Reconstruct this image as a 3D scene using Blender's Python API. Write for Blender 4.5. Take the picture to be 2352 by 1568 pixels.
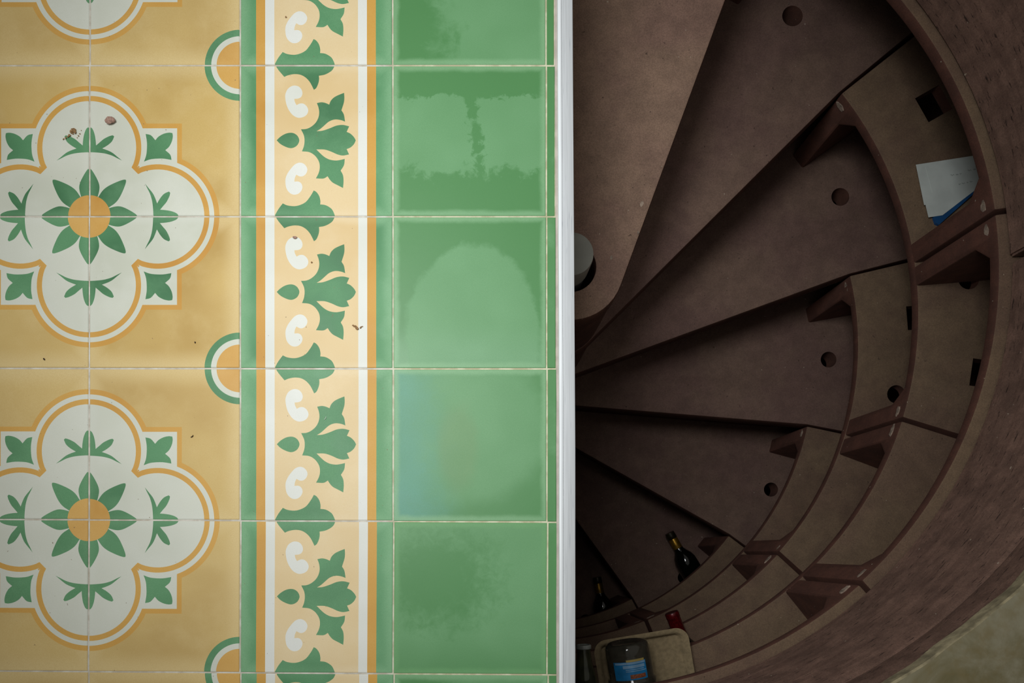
import bpy, bmesh, math, random
from math import sin, cos, pi, radians, atan2, hypot, acos, sqrt
from mathutils import Vector, Matrix
from mathutils.geometry import delaunay_2d_cdt

random.seed(7)
for o in list(bpy.data.objects):
    bpy.data.objects.remove(o)
SC = bpy.context.scene
COL = SC.collection

# ------------------------------------------------------------------ camera
F = 1400.0            # focal length in pixels of the 2352 px wide frame
H = 0.80              # camera above the tiled floor
NX, NY = 1093.0, 1266.0   # image position of the point straight below the camera
cam = bpy.data.cameras.new('camera')
cam.sensor_width = 36.0
cam.lens = F / 2352 * 36
cam.shift_x = (1176 - NX) / 2352
cam.shift_y = (NY - 784) / 2352
cam.clip_start = 0.01
camo = bpy.data.objects.new('camera', cam)
camo.location = (0, 0, H)
COL.objects.link(camo)
SC.camera = camo

# ------------------------------------------------------------------ light
world = bpy.data.worlds.new('room_light')
SC.world = world
world.use_nodes = True
wb = world.node_tree.nodes['Background']
wb.inputs['Color'].default_value = (1.0, 0.97, 0.90, 1)
wb.inputs['Strength'].default_value = 0.22


lamp = bpy.data.lights.new('unseen_spot', 'SPOT')      # added unseen soft lamp, coned and placed to dim the edges and deep pit
lamp.energy = 67
lamp.color = (0.97, 0.985, 1.0)
lamp.shadow_soft_size = 0.34
lamp.spot_size = radians(84)
lamp.spot_blend = 1.0
lampo = bpy.data.objects.new('unseen_spot', lamp)
lampo.location = (-0.40, 0.50, 1.18)
lampo.rotation_euler = (Vector((0.0, 0.36, 0)) - Vector(lampo.location)).to_track_quat('-Z', 'Y').to_euler()
COL.objects.link(lampo)
SC.view_settings.view_transform = 'Standard'
SC.view_settings.look = 'None'
SC.view_settings.exposure = 0.0
SC.view_settings.gamma = 1.0
SC.view_settings.use_curve_mapping = False

# ------------------------------------------------------------------ dimensions
R = 0.77566                      # inner radius of the bottle rings
D1 = F * R / 966.9               # camera to first ring
RISE = 0.1843 * D1
AX, AY = 0.2438 * R, 0.6686 * R  # axis of the spiral
PX_, PY_ = 0.176, 0.524          # pole
RHUB = 0.098
ROUT = R + 0.30
TH0, DTH, MOD = 63.7, 25.1, 55.8


def zl(k):
    return H - D1 - RISE * (k - 1)


def theta(k):
    return TH0 - DTH * (k - 1)


def wp(px, py, z=0.0):
    d = (H - z) / F
    return Vector(((px - NX) * d, -(py - NY) * d, z))


# ------------------------------------------------------------------ material helpers
def lin(c):
    out = []
    for v in c[:3]:
        v /= 255.0
        out.append(v / 12.92 if v <= 0.04045 else ((v + 0.055) / 1.055) ** 2.4)
    return (*out, 1.0)


class NT:
    def __init__(self, name):
        self.m = bpy.data.materials.new(name)
        self.m.use_nodes = True
        self.t = self.m.node_tree
        self.b = self.t.nodes['Principled BSDF']

    def set(self, node, key, v):
        s = node.inputs[key]
        if isinstance(v, bpy.types.NodeSocket):
            self.t.links.new(v, s)
        else:
            s.default_value = v

    def p(self, **kw):
        for k, v in kw.items():
            self.set(self.b, k.replace('_', ' '), v)

    def math(self, op, a, b=0.0, c=0.0, clamp=False):
        n = self.t.nodes.new('ShaderNodeMath')
        n.operation = op
        n.use_clamp = clamp
        for i, v in enumerate((a, b, c)):
            self.set(n, i, v)
        return n.outputs[0]

    def add(self, a, b): return self.math('ADD', a, b)
    def sub(self, a, b): return self.math('SUBTRACT', a, b)
    def mul(self, a, b): return self.math('MULTIPLY', a, b)
    def mx(self, a, b): return self.math('MAXIMUM', a, b)
    def mn(self, a, b): return self.math('MINIMUM', a, b)

    def ramp(self, v, lo, hi, a=0.0, b=1.0):
        n = self.t.nodes.new('ShaderNodeMapRange')
        n.interpolation_type = 'SMOOTHSTEP'
        self.set(n, 'Value', v)
        n.inputs['From Min'].default_value = lo
        n.inputs['From Max'].default_value = hi
        n.inputs['To Min'].default_value = a
        n.inputs['To Max'].default_value = b
        return n.outputs[0]

    def mix(self, f, a, b, mode='MIX'):
        n = self.t.nodes.new('ShaderNodeMix')
        n.data_type = 'RGBA'
        n.blend_type = mode
        self.set(n, 0, f)
        self.set(n, 6, a)
        self.set(n, 7, b)
        return n.outputs[2]

    def noise(self, vec, scale, detail=3.0, rough=0.55, dist=0.0):
        n = self.t.nodes.new('ShaderNodeTexNoise')
        if vec is not None:
            self.set(n, 'Vector', vec)
        n.inputs['Scale'].default_value = scale
        n.inputs['Detail'].default_value = detail
        n.inputs['Roughness'].default_value = rough
        n.inputs['Distortion'].default_value = dist
        return n.outputs['Fac']

    def coord(self, which='Object'):
        return self.t.nodes.new('ShaderNodeTexCoord').outputs[which]

    def pos(self):
        return self.t.nodes.new('ShaderNodeNewGeometry').outputs['Position']

    def uv(self):
        n = self.t.nodes.new('ShaderNodeSeparateXYZ')
        self.t.links.new(self.coord('UV'), n.inputs[0])
        return n.outputs[0], n.outputs[1]

    def sep(self, v):
        n = self.t.nodes.new('ShaderNodeSeparateXYZ')
        self.t.links.new(v, n.inputs[0])
        return n.outputs

    def comb(self, x, y, z):
        n = self.t.nodes.new('ShaderNodeCombineXYZ')
        for i, v in enumerate((x, y, z)):
            self.set(n, i, v)
        return n.outputs[0]

    def bump(self, h, strength, dist):
        n = self.t.nodes.new('ShaderNodeBump')
        n.inputs['Strength'].default_value = strength
        n.inputs['Distance'].default_value = dist
        self.t.links.new(h, n.inputs['Height'])
        self.t.links.new(n.outputs[0], self.b.inputs['Normal'])

    def rnd(self):
        return self.t.nodes.new('ShaderNodeObjectInfo').outputs['Random']


def simple(name, col, rough=0.6, var=0.12, scale=40, bump=0.0, **kw):
    t = NT(name)
    c = lin(col)
    dark = tuple(v * (1 - var * 2) for v in c[:3]) + (1,)
    lite = tuple(min(1, v * (1 + var)) for v in c[:3]) + (1,)
    n = t.noise(t.coord(), scale, 4)
    t.p(Base_Color=t.mix(t.ramp(n, .3, .7), dark, lite), Roughness=rough)
    t.p(**kw)
    if bump:
        t.bump(t.noise(t.coord(), scale * 6, 3), bump, 0.002)
    return t.m


# pigment of the cement tiles: watercolour-like pooling, worn pale rims with the edge highlight painted in
def pigment(name, base, light, dark, wear_shine=0.35, rimw=.06):
    t = NT(name)
    p = t.pos()
    u, v = t.uv()
    r = t.mul(t.rnd(), 37.0)
    pv = t.t.nodes.new('ShaderNodeVectorMath')
    pv.operation = 'ADD'
    t.t.links.new(p, pv.inputs[0])
    t.t.links.new(t.comb(r, r, r), pv.inputs[1])
    pv = pv.outputs[0]
    a = t.noise(pv, 6.5, 2, .5, .2)
    b = t.noise(pv, 22, 4, .55)
    fine = t.noise(pv, 900, 2, .6)
    c = t.mix(t.ramp(a, .3, .62), lin(dark), lin(base))
    c = t.mix(t.mul(t.ramp(b, .40, .75), .35), c, lin(light))
    rnd = t.ramp(t.math('FRACT', t.mul(t.rnd(), 7.31)), 0, 1, 0, .35)
    c = t.mix(rnd, c, lin(light))
    e = t.mn(t.mn(u, t.sub(1.0, u)), t.mn(v, t.sub(1.0, v)))
    w = t.ramp(t.add(e, t.mul(t.sub(b, .5), .09)), .0, rimw, 1.0, 0.0)
    c = t.mix(t.mul(w, wear_shine), c, lin(light))
    c = t.mix(t.ramp(fine, .3, .7, .0, .22), c, lin(dark))
    speck = t.ramp(t.noise(pv, 260, 1, .4), .79, .83)
    c = t.mix(t.mul(speck, .7), c, lin((120, 95, 70)))
    t.p(Base_Color=c, Roughness=t.ramp(b, .3, .7, .52, .64), Specular_IOR_Level=.4)
    t.bump(t.add(t.mul(fine, .3), b), .06, .002)
    return t.m


M = {}
M['tan'] = pigment('ochre_field', (202, 173, 104), (219, 197, 142), (179, 146, 76), .75, .14)
M['field'] = pigment('border_field', (222, 200, 154), (229, 212, 175), (212, 184, 130), .5)
M['yellow'] = pigment('yellow_line', (206, 158, 72), (216, 176, 100), (190, 138, 52), .3)
M['disc'] = pigment('yellow_disc', (210, 166, 86), (220, 182, 112), (190, 138, 54), .2)
M['white'] = pigment('white_cement', (208, 211, 196), (218, 221, 211), (195, 199, 182), .3)
M['white2'] = pigment('white_border_cement', (222, 224, 216), (230, 232, 227), (210, 213, 202), .3)
M['green'] = pigment('green_motif', (84, 142, 96), (120, 170, 126), (54, 108, 68), .3)
M['bgreen'] = pigment('green_border', (92, 150, 102), (130, 178, 134), (66, 128, 80), .8, .09)


def green_tile(kind):
    t = NT('plain_green_' + kind)
    p = t.pos()
    u, v = t.uv()
    n1 = t.sub(t.noise(p, 26, 5, .65, .4), .5)
    n2 = t.sub(t.noise(p, 75, 6, .7, .6), .5)
    n3 = t.noise(p, 900, 2, .6)
    big = t.noise(p, 9, 2)
    dk, lt, pale = lin((82, 138, 82)), lin((110, 161, 112)), lin((134, 180, 134))

    def ell(cx, cy, rx, ry):
        a = t.mul(t.sub(u, cx), 1 / rx)
        b = t.mul(t.sub(v, cy), 1 / ry)
        return t.math('SQRT', t.add(t.mul(a, a), t.mul(b, b)))
    extra = None
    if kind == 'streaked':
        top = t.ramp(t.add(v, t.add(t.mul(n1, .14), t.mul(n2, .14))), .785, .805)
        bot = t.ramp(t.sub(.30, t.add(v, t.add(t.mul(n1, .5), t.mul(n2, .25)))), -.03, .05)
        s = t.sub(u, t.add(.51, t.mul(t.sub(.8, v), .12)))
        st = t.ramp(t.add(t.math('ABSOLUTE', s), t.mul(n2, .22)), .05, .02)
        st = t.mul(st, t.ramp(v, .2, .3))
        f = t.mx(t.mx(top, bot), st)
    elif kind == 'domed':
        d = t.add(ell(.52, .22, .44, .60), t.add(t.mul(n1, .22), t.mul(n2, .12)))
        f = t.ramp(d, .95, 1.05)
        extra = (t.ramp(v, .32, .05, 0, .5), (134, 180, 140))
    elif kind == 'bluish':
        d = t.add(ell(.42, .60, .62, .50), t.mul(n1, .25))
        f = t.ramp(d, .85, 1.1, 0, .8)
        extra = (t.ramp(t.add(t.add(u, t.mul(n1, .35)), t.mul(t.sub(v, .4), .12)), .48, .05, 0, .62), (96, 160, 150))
    elif kind == 'blotched':
        d = t.add(ell(.26, .64, .50, .42), t.add(t.mul(n2, 1.2), t.mul(n1, .7)))
        f = t.ramp(d, 1.15, .35, 0, .95)
        f = t.mx(f, t.ramp(v, .3, .0, 0, .5))
    elif kind == 'strip':
        f = t.ramp(t.add(big, t.mul(n1, .3)), .25, .45)
    else:
        d = t.add(t.add(u, t.mul(n1, .6)), t.mul(n2, .2))
        f = t.ramp(d, .45, .22)
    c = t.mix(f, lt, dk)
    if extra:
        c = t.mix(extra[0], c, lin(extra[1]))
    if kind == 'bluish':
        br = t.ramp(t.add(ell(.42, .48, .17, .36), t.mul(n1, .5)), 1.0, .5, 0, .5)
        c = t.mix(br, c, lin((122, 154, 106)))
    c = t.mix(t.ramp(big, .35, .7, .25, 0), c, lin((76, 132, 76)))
    e = t.mn(t.mn(u, t.sub(1.0, u)), t.mn(v, t.sub(1.0, v)))
    if kind != 'strip':
        w = t.ramp(t.add(e, t.mul(n1, .035)), .012, .05, .75, 0.0)  # pale rim: worn edge with its highlight painted in
        c = t.mix(w, c, pale if kind != 'blotched' else lin((110, 164, 108)))
    c = t.mix(t.ramp(n3, .3, .7, 0, .2), c, lin((70, 128, 78)))
    t.p(Base_Color=c, Roughness=t.ramp(f, 0, 1, .52, .46), Specular_IOR_Level=.45)
    t.bump(t.add(n1, t.mul(n3, .2)), .05, .002)
    return t.m


for k in ('streaked', 'domed', 'bluish', 'blotched', 'strip', 'mottled'):
    M['g_' + k] = green_tile(k)


def grout_mat():
    t = NT('grout')
    p = t.pos()
    x = t.sep(p)[0]
    n = t.noise(p, 60, 5)
    c = t.mix(t.ramp(n, .35, .7), lin((184, 176, 160)), lin((214, 211, 200)))
    c = t.mix(t.ramp(x, -.12, -.10, 0, .75), c, t.mix(t.ramp(n, .4, .6), lin((184, 178, 140)), lin((214, 210, 176))))
    d = t.ramp(t.noise(p, 240, 3, .7), .68, .76)
    c = t.mix(t.mul(d, .7), c, lin((96, 84, 66)))
    t.p(Base_Color=c, Roughness=.9)
    t.bump(t.noise(p, 500, 3), .3, .001)
    return t.m


M['grout'] = grout_mat()
M['tile_body'] = simple('cement_tile_body', (176, 166, 146), .8)


def concrete(name, wall, top, streak=False, specks=0.5):
    t = NT(name)
    p = t.pos()
    nz = t.sep(t.t.nodes.new('ShaderNodeNewGeometry').outputs['Normal'])[2]
    n1 = t.noise(p, 5, 4, .6)
    n2 = t.noise(p, 26, 5, .65)
    fine = t.noise(p, 420, 2, .6)
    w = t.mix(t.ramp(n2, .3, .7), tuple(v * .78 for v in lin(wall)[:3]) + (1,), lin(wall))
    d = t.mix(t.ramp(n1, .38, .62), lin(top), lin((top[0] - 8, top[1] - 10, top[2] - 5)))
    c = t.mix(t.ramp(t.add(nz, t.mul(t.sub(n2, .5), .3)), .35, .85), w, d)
    c = t.mix(t.ramp(n2, .3, .72, .28, 0), c, lin((60, 46, 42)))
    c = t.mix(t.ramp(fine, .3, .7, .3, 0), c, lin((52, 40, 36)))
    if streak:
        q = t.sep(p)
        ang = t.math('ARCTAN2', t.sub(q[1], AY), t.sub(q[0], AX))
        sv = t.comb(t.mul(ang, 7.0), t.mul(q[2], 62.0), 0.0)
        s = t.noise(sv, 1.0, 4, .6, .4)
        c = t.mix(t.ramp(s, .34, .6, .3, 0), c, lin((70, 48, 42)))
        sv2 = t.comb(t.mul(ang, 30.0), t.mul(q[2], 260.0), 3.0)
        s2 = t.noise(sv2, 1.0, 3, .6)
        c = t.mix(t.ramp(s2, .60, .67, 0, .75), c, lin((30, 22, 20)))
    sp = t.ramp(t.noise(p, 130, 1, .3), .80, .82)
    c = t.mix(t.mul(sp, specks), c, lin((200, 190, 170)))
    sp2 = t.ramp(t.noise(t.comb(t.sep(p)[1], t.sep(p)[2], t.sep(p)[0]), 150, 2, .4), .74, .78)
    c = t.mix(t.mul(sp2, .6), c, lin((44, 34, 30)))
    t.p(Base_Color=c, Roughness=.82, Specular_IOR_Level=.3)
    t.bump(t.add(t.mul(fine, .25), n2), .25, .003)
    return t.m


M['tread'] = concrete('worn_brown_concrete', (104, 70, 58), (134, 109, 95))
M['top_tread'] = concrete('worn_lit_brown_concrete', (112, 76, 62), (162, 133, 113))  # worn, and painted paler for the stronger light on the top step
M['ring'] = concrete('ring_concrete', (104, 68, 56), (130, 108, 85))
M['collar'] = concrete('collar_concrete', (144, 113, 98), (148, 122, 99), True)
M['pitwall'] = concrete('pit_wall_concrete', (84, 62, 56), (90, 74, 64))


def apron_mat():
    t = NT('greenish_screed')
    p = t.pos()
    n = t.noise(p, 9, 5, .65, .5)
    n2 = t.noise(p, 40, 5, .6)
    c = t.mix(t.ramp(n, .35, .65), lin((112, 104, 70)), lin((146, 140, 116)))
    c = t.mix(t.ramp(n2, .4, .7, 0, .5), c, lin((124, 108, 66)))
    t.p(Base_Color=c, Roughness=.7)
    t.bump(n2, .3, .004)
    return t.m


M['apron'] = apron_mat()
M['mortar'] = simple('pale_mortar', (158, 147, 116), .9, .2, 60, .3)
M['smear'] = simple('mortar_smear', (156, 138, 122), .9, .25, 90, .3)
M['caulk'] = simple('caulk', (184, 174, 164), .8, .07, 60)


def paint_mat(name, col, streak):
    t = NT(name)
    p = t.sep(t.pos())
    s = t.noise(t.comb(t.mul(p[0], 520.0), t.mul(p[1], 9.0), 0.0), 1.0, 4, .6)
    f = t.noise(t.comb(t.mul(p[0], 900.0), t.mul(p[1], 22.0), 2.0), 1.0, 2, .5)
    c = t.mix(t.ramp(s, .35, .65), tuple(v * .88 for v in lin(col)[:3]) + (1,), lin(col))
    c = t.mix(t.ramp(f, .66, .74, 0, streak), c, lin((120, 128, 140)))
    t.p(Base_Color=c, Roughness=.5)
    return t.m


M['frame'] = paint_mat('grey_white_paint', (200, 204, 206), .6)
M['lip'] = paint_mat('white_paint', (238, 243, 245), .1)
M['pvc'] = simple('grey_plastic', (148, 148, 139), .45, .05, 30)
M['pvc2'] = simple('grey_plastic_pipe', (110, 107, 108), .5, .05, 30)
M['glass'] = simple('dark_green_glass', (10, 14, 10), .08, .05, 20, 0, Specular_IOR_Level=.6)
M['gold'] = simple('gold_foil', (150, 112, 30), .35, .2, 120, 0, Metallic=.7)
M['capdark'] = simple('dark_capsule', (46, 40, 22), .35, .2, 120, 0, Metallic=.4)
M['red'] = simple('red_foil', (104, 14, 20), .3, .25, 160, 0, Metallic=.3)
M['redtop'] = simple('dark_red_foil', (60, 10, 14), .35, .2, 120)
M['pulp'] = simple('grey_paper_pulp', (150, 132, 100), .95, .1, 120, .5)
M['paper'] = simple('white_paper', (205, 212, 206), .85, .04, 30)
M['blue'] = simple('blue_card', (22, 78, 130), .6, .1, 30)
M['ink'] = simple('faded_ink', (146, 152, 146), .9, .1, 60)
M['lab_blue'] = simple('blue_label', (26, 118, 172), .5, .12, 60)
M['lab_pale'] = simple('pale_blue_label_print', (120, 160, 192), .5, .1, 60)
M['lab_yel'] = simple('yellow_label_edge', (170, 150, 84), .5, .1, 60)
M['lab_brn'] = simple('orange_brown_label_print', (140, 78, 48), .5, .25, 300)
M['pebble'] = simple('brown_stone', (172, 138, 122), .9, .2, 400, .4)
M['crumb'] = simple('brown_crumb', (162, 126, 84), .95, .25, 500, .4)
M['twig'] = simple('dark_brown_husk', (70, 50, 34), .9, .2, 300, .3)
M['white_thread'] = simple('white_thread', (230, 232, 226), .8, .05, 50)


def glass_mat(name, col, tr, rough=.05):
    t = NT(name)
    n = t.noise(t.coord(), 60, 4)
    t.p(Base_Color=t.mix(t.ramp(n, .4, .7), lin(col), tuple(v * .6 for v in lin(col)[:3]) + (1,)),
        Roughness=rough, IOR=1.45, Transmission_Weight=tr)
    return t.m


M['jar'] = glass_mat('smoky_bottle_glass', (128, 124, 110), .82)
M['clear'] = glass_mat('greenish_clear_glass', (176, 182, 150), .9)
M['rim'] = glass_mat('glass_rim', (220, 226, 220), .5, .1)


# ------------------------------------------------------------------ mesh helpers
def obj(name, verts, faces, mats, parent=None, idx=None, uvs=None, smooth=None, loc=None):
    me = bpy.data.meshes.new(name)
    me.from_pydata([tuple(v) for v in verts], [], faces)
    for m in (mats if isinstance(mats, (list, tuple)) else [mats]):
        me.materials.append(m)
    if idx:
        me.polygons.foreach_set('material_index', idx)
    if uvs:
        ul = me.uv_layers.new(name='UVMap')
        for l in me.loops:
            ul.data[l.index].uv = uvs[l.vertex_index]
    finish(me, smooth)
    o = bpy.data.objects.new(name, me)
    COL.objects.link(o)
    if parent is not None:
        o.parent = parent
    if loc is not None:
        o.location = loc
    return o


def finish(me, smooth):
    if smooth:
        me.polygons.foreach_set('use_smooth', [True] * len(me.polygons))
        me.set_sharp_from_angle(angle=radians(smooth))
    me.update()


def from_bm(name, bm, mat, parent=None, smooth=40):
    bmesh.ops.recalc_face_normals(bm, faces=bm.faces)
    me = bpy.data.meshes.new(name)
    bm.to_mesh(me)
    bm.free()
    for m in (mat if isinstance(mat, (list, tuple)) else [mat]):
        me.materials.append(m)
    finish(me, smooth)
    o = bpy.data.objects.new(name, me)
    COL.objects.link(o)
    if parent is not None:
        o.parent = parent
    return o


def bevel(bm, w, seg=2, ang=40):
    es = [e for e in bm.edges if len(e.link_faces) == 2 and e.calc_face_angle(0) > radians(ang)]
    bmesh.ops.bevel(bm, geom=es, offset=w, segments=seg, affect='EDGES', profile=.5, clamp_overlap=True)


def prism_bm(pts, z0, z1):
    bm = bmesh.new()
    lo = [bm.verts.new((x, y, z0)) for x, y in pts]
    hi = [bm.verts.new((x, y, z1)) for x, y in pts]
    n = len(pts)
    bm.faces.new(hi)
    bm.faces.new(lo[::-1])
    for i in range(n):
        bm.faces.new((lo[i], lo[(i + 1) % n], hi[(i + 1) % n], hi[i]))
    bmesh.ops.recalc_face_normals(bm, faces=bm.faces)
    return bm


def cut(o, cutters):
    """subtract prisms (lists of plan points, z range) from object o"""
    for pts, z0, z1 in cutters:
        c = from_bm('cutter', prism_bm(pts, z0, z1), M['tread'], o.parent, smooth=None)
        md = o.modifiers.new('b', 'BOOLEAN')
        md.operation = 'DIFFERENCE'
        md.solver = 'EXACT'
        md.object = c
        bpy.context.view_layer.update()
        dg = bpy.context.evaluated_depsgraph_get()
        me = bpy.data.meshes.new_from_object(o.evaluated_get(dg))
        o.modifiers.clear()
        old = o.data
        me.name = old.name
        o.data = me
        bpy.data.meshes.remove(old)
        bpy.data.objects.remove(c)
    finish(o.data, 40)


def lathe(prof, n=32):
    """profile of (radius, height) about z -> verts, faces"""
    vs, fs = [], []
    for r, z in prof:
        for i in range(n):
            a = 2 * pi * i / n
            vs.append((r * cos(a), r * sin(a), z))
    for j in range(len(prof) - 1):
        for i in range(n):
            i2 = (i + 1) % n
            fs.append((j * n + i, j * n + i2, (j + 1) * n + i2, (j + 1) * n + i))
    fs.append(tuple(range(n))[::-1])
    fs.append(tuple((len(prof) - 1) * n + i for i in range(n)))
    return vs, fs


def tag(o, label=None, cat=None, group=None, kind=None):
    if label: o['label'] = label
    if cat: o['category'] = cat
    if group: o['group'] = group
    if kind: o['kind'] = kind
    return o


def empty(name, loc=(0, 0, 0)):
    o = bpy.data.objects.new(name, None)
    o.empty_display_size = .05
    o.location = loc
    COL.objects.link(o)
    return o


def pol(r, deg, cx=AX, cy=AY):
    a = radians(deg)
    return (cx + r * cos(a), cy + r * sin(a))


def circ(cx, cy, r, n=24):
    return [(cx + r * cos(2 * pi * i / n), cy + r * sin(2 * pi * i / n)) for i in range(n)]


# ------------------------------------------------------------------ FLOOR
S = H / F            # metres per photo pixel on the floor plane
XL = wp(1278.5, 784).x
bm = prism_bm([(-1.7, -1.3), (XL, -1.3), (XL, 2.2), (-1.7, 2.2)], -.10, -.0009)
floor = from_bm('floor', bm, M['grout'], smooth=None)
tag(floor, kind='structure')

# ---- pattern outlines, in photo pixels from the medallion centre
def arc(cx, cy, r, a0, a1, n):
    return [(cx + r * cos(radians(a0 + (a1 - a0) * i / n)), cy + r * sin(radians(a0 + (a1 - a0) * i / n))) for i in range(n + 1)]


def spline(pts, sub=5, corner=48):
    """closed Catmull-Rom through pts, keeping sharp corners"""
    n = len(pts)
    sharp = []
    for i in range(n):
        a, b, c = pts[i - 1], pts[i], pts[(i + 1) % n]
        t = atan2(c[1] - b[1], c[0] - b[0]) - atan2(b[1] - a[1], b[0] - a[0])
        t = abs((t + pi) % (2 * pi) - pi)
        sharp.append(t > radians(corner))
    out = []
    for i in range(n):
        p1, p2 = pts[i], pts[(i + 1) % n]
        p0 = pts[i - 1] if not sharp[i] else (2 * p1[0] - p2[0], 2 * p1[1] - p2[1])
        p3 = pts[(i + 2) % n] if not sharp[(i + 1) % n] else (2 * p2[0] - p1[0], 2 * p2[1] - p1[1])
        for s in range(sub):
            t = s / sub
            out.append(tuple(.5 * (2 * p1[d] + (p2[d] - p0[d]) * t + (2 * p0[d] - 5 * p1[d] + 4 * p2[d] - p3[d]) * t * t
                                   + (3 * p1[d] - p0[d] - 3 * p2[d] + p3[d]) * t ** 3) for d in (0, 1)))
    return out


def quat(f):
    """outline of one octant pair mirrored / rotated into 4 quadrants; f = points of first quadrant, from +v axis to +u axis"""
    out = []
    for k in range(4):
        a = radians(-90 * k)
        for x, y in f[:-1]:
            out.append((x * cos(a) - y * sin(a), x * sin(a) + y * cos(a)))
    return out


L0 = 158.0


def lobe(r, stop):
    """quarter outline: up lobe from the axis to `stop` corner points and mirrored"""
    a_end = None
    pts = []
    x1, y1 = stop[0]
    a1 = math.degrees(atan2(y1 - L0, x1))
    pts = arc(0, L0, r, 90, a1, 22)[:-1] + list(stop)
    half = pts
    return half + [(y, x) for x, y in reversed(half) if abs(x - y) > 1e-6]


inner = lobe(108, [(97.2, 112.6)])
ringin = lobe(120, [(110.5, 112.5), (113.5, 116.5)])
sq = 203.0
w_out = lobe(131, [(sqrt(131 ** 2 - (sq - L0) ** 2), sq), (sq, sq)])
y_out = lobe(143, [(sqrt(143 ** 2 - (214 - L0) ** 2), 214), (214, 214)])


def petal(prof, ang):
    a = radians(ang)
    l = [(h, d) for d, h in prof] + [(-h, d) for d, h in reversed(prof[:-1])]
    l = spline(l, 4, 70)
    return [(x * cos(a) - y * sin(a), x * sin(a) + y * cos(a)) for x, y in l]


P_UP = [(40, 17), (55, 21.5), (68, 23), (80, 20), (95, 12.5), (106, 5.5), (112, 0)]
P_DI = [(40, 13), (52, 18.5), (66, 20.5), (80, 18.5), (95, 13.5), (108, 8), (116, 3.5), (119, 0)]
SPRIG_H = [(0, 207), (6.5, 202), (11.5, 190), (14, 176), (15, 163.5), (24, 171), (33, 178.5), (46, 185), (54, 187), (57, 184), (52, 173), (42, 164),
           (29.5, 156.5), (42, 152), (53, 146.5), (66, 136), (75.5, 128.5), (64, 134), (52, 140), (39, 144), (28, 146), (14, 147.3), (0, 147.8)]
SPRIG = spline(SPRIG_H + [(-x, y) for x, y in reversed(SPRIG_H[1:-1])], 3, 50)
LEAF_H = [(126, 126), (138, 130.5), (150, 132.5), (170, 133), (190, 130), (187, 142), (175.5, 152.5), (184, 160), (190.5, 172), (193, 184), (192, 192)]
LEAF = spline(LEAF_H + [(y, x) for x, y in reversed(LEAF_H[1:-1])], 3, 50)


def rot(pts, deg):
    a = radians(deg)
    return [(x * cos(a) - y * sin(a), x * sin(a) + y * cos(a)) for x, y in pts]


def layered_tile(name, w, h, layers, base, loop_off):
    """flat tile of w x h photo px, pattern layers painted in order -> mesh with recessed rim"""
    b = 1.6
    hw, hh = w / 2, h / 2
    rect = [(-hw + b, -hh + b), (hw - b, -hh + b), (hw - b, hh - b), (-hw + b, hh - b)]
    vs = [Vector(p) for p in rect]
    es = [(0, 1), (1, 2), (2, 3), (3, 0)]
    polys = []
    for mat, pts in layers:
        pts = [(x + loop_off[0], y + loop_off[1]) for x, y in pts]
        xs = [p[0] for p in pts]; ys = [p[1] for p in pts]
        if max(xs) < -hw or min(xs) > hw or max(ys) < -hh or min(ys) > hh:
            continue
        polys.append((mat, pts, (min(xs), max(xs), min(ys), max(ys))))
        i0 = len(vs)
        vs += [Vector(p) for p in pts]
        es += [(i0 + i, i0 + (i + 1) % len(pts)) for i in range(len(pts))]
    V, E, Fc, *_ = delaunay_2d_cdt(vs, es, [], 0, 1e-4)

    def inside(x, y, pts):
        c = False
        j = len(pts) - 1
        for i in range(len(pts)):
            xi, yi = pts[i]; xj, yj = pts[j]
            if (yi > y) != (yj > y) and x < (xj - xi) * (y - yi) / (yj - yi) + xi:
                c = not c
            j = i
        return c
    mats = [base]
    faces, idx = [], []
    for f in Fc:
        cx = sum(V[i].x for i in f) / 3; cy = sum(V[i].y for i in f) / 3
        if abs(cx) > hw - b or abs(cy) > hh - b:
            continue
        m = base
        for mat, pts, bb in polys:
            if bb[0] <= cx <= bb[1] and bb[2] <= cy <= bb[3] and inside(cx, cy, pts):
                m = mat
        if m not in mats:
            mats.append(m)
        a, bq, c = f
        if (V[bq] - V[a]).cross(V[c] - V[a]) < 0:
            f = (a, c, bq)
        faces.append(tuple(f)); idx.append(mats.index(m))
    verts = [(v.x * S, v.y * S, 0) for v in V]
    uv = [(v.x / w + .5, v.y / h + .5) for v in V]
    # rim: chamfer and sides, following the top boundary so each colour runs over the edge
    cnt = {}
    for fi, f in enumerate(faces):
        for i in range(3):
            e = (f[i], f[(i + 1) % 3])
            cnt[e] = fi
    bod = len(mats); mats.append('tile_body')
    new = {}

    def off(i, lv):
        if (i, lv) not in new:
            x, y = V[i].x, V[i].y
            x2 = math.copysign(hw, x) if abs(abs(x) - (hw - b)) < .02 else x
            y2 = math.copysign(hh, y) if abs(abs(y) - (hh - b)) < .02 else y
            new[(i, lv)] = len(verts)
            verts.append((x2 * S, y2 * S, -b * S * .8 if lv == 0 else -.010))
            uv.append((x2 / w + .5, y2 / h + .5))
        return new[(i, lv)]
    for (a, c), fi in list(cnt.items()):
        if (c, a) in cnt:
            continue
        a0, c0, a1, c1 = off(a, 0), off(c, 0), off(a, 1), off(c, 1)
        faces.append((a, a0, c0, c)); idx.append(idx[fi])
        faces.append((a0, a1, c1, c0)); idx.append(bod)
    me = bpy.data.meshes.new(name)
    me.from_pydata(verts, [], faces)
    for m in mats:
        me.materials.append(M[m])
    me.polygons.foreach_set('material_index', idx)
    ul = me.uv_layers.new(name='UVMap')
    for l in me.loops:
        ul.data[l.index].uv = uv[l.vertex_index]
    me.update()
    return me


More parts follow.
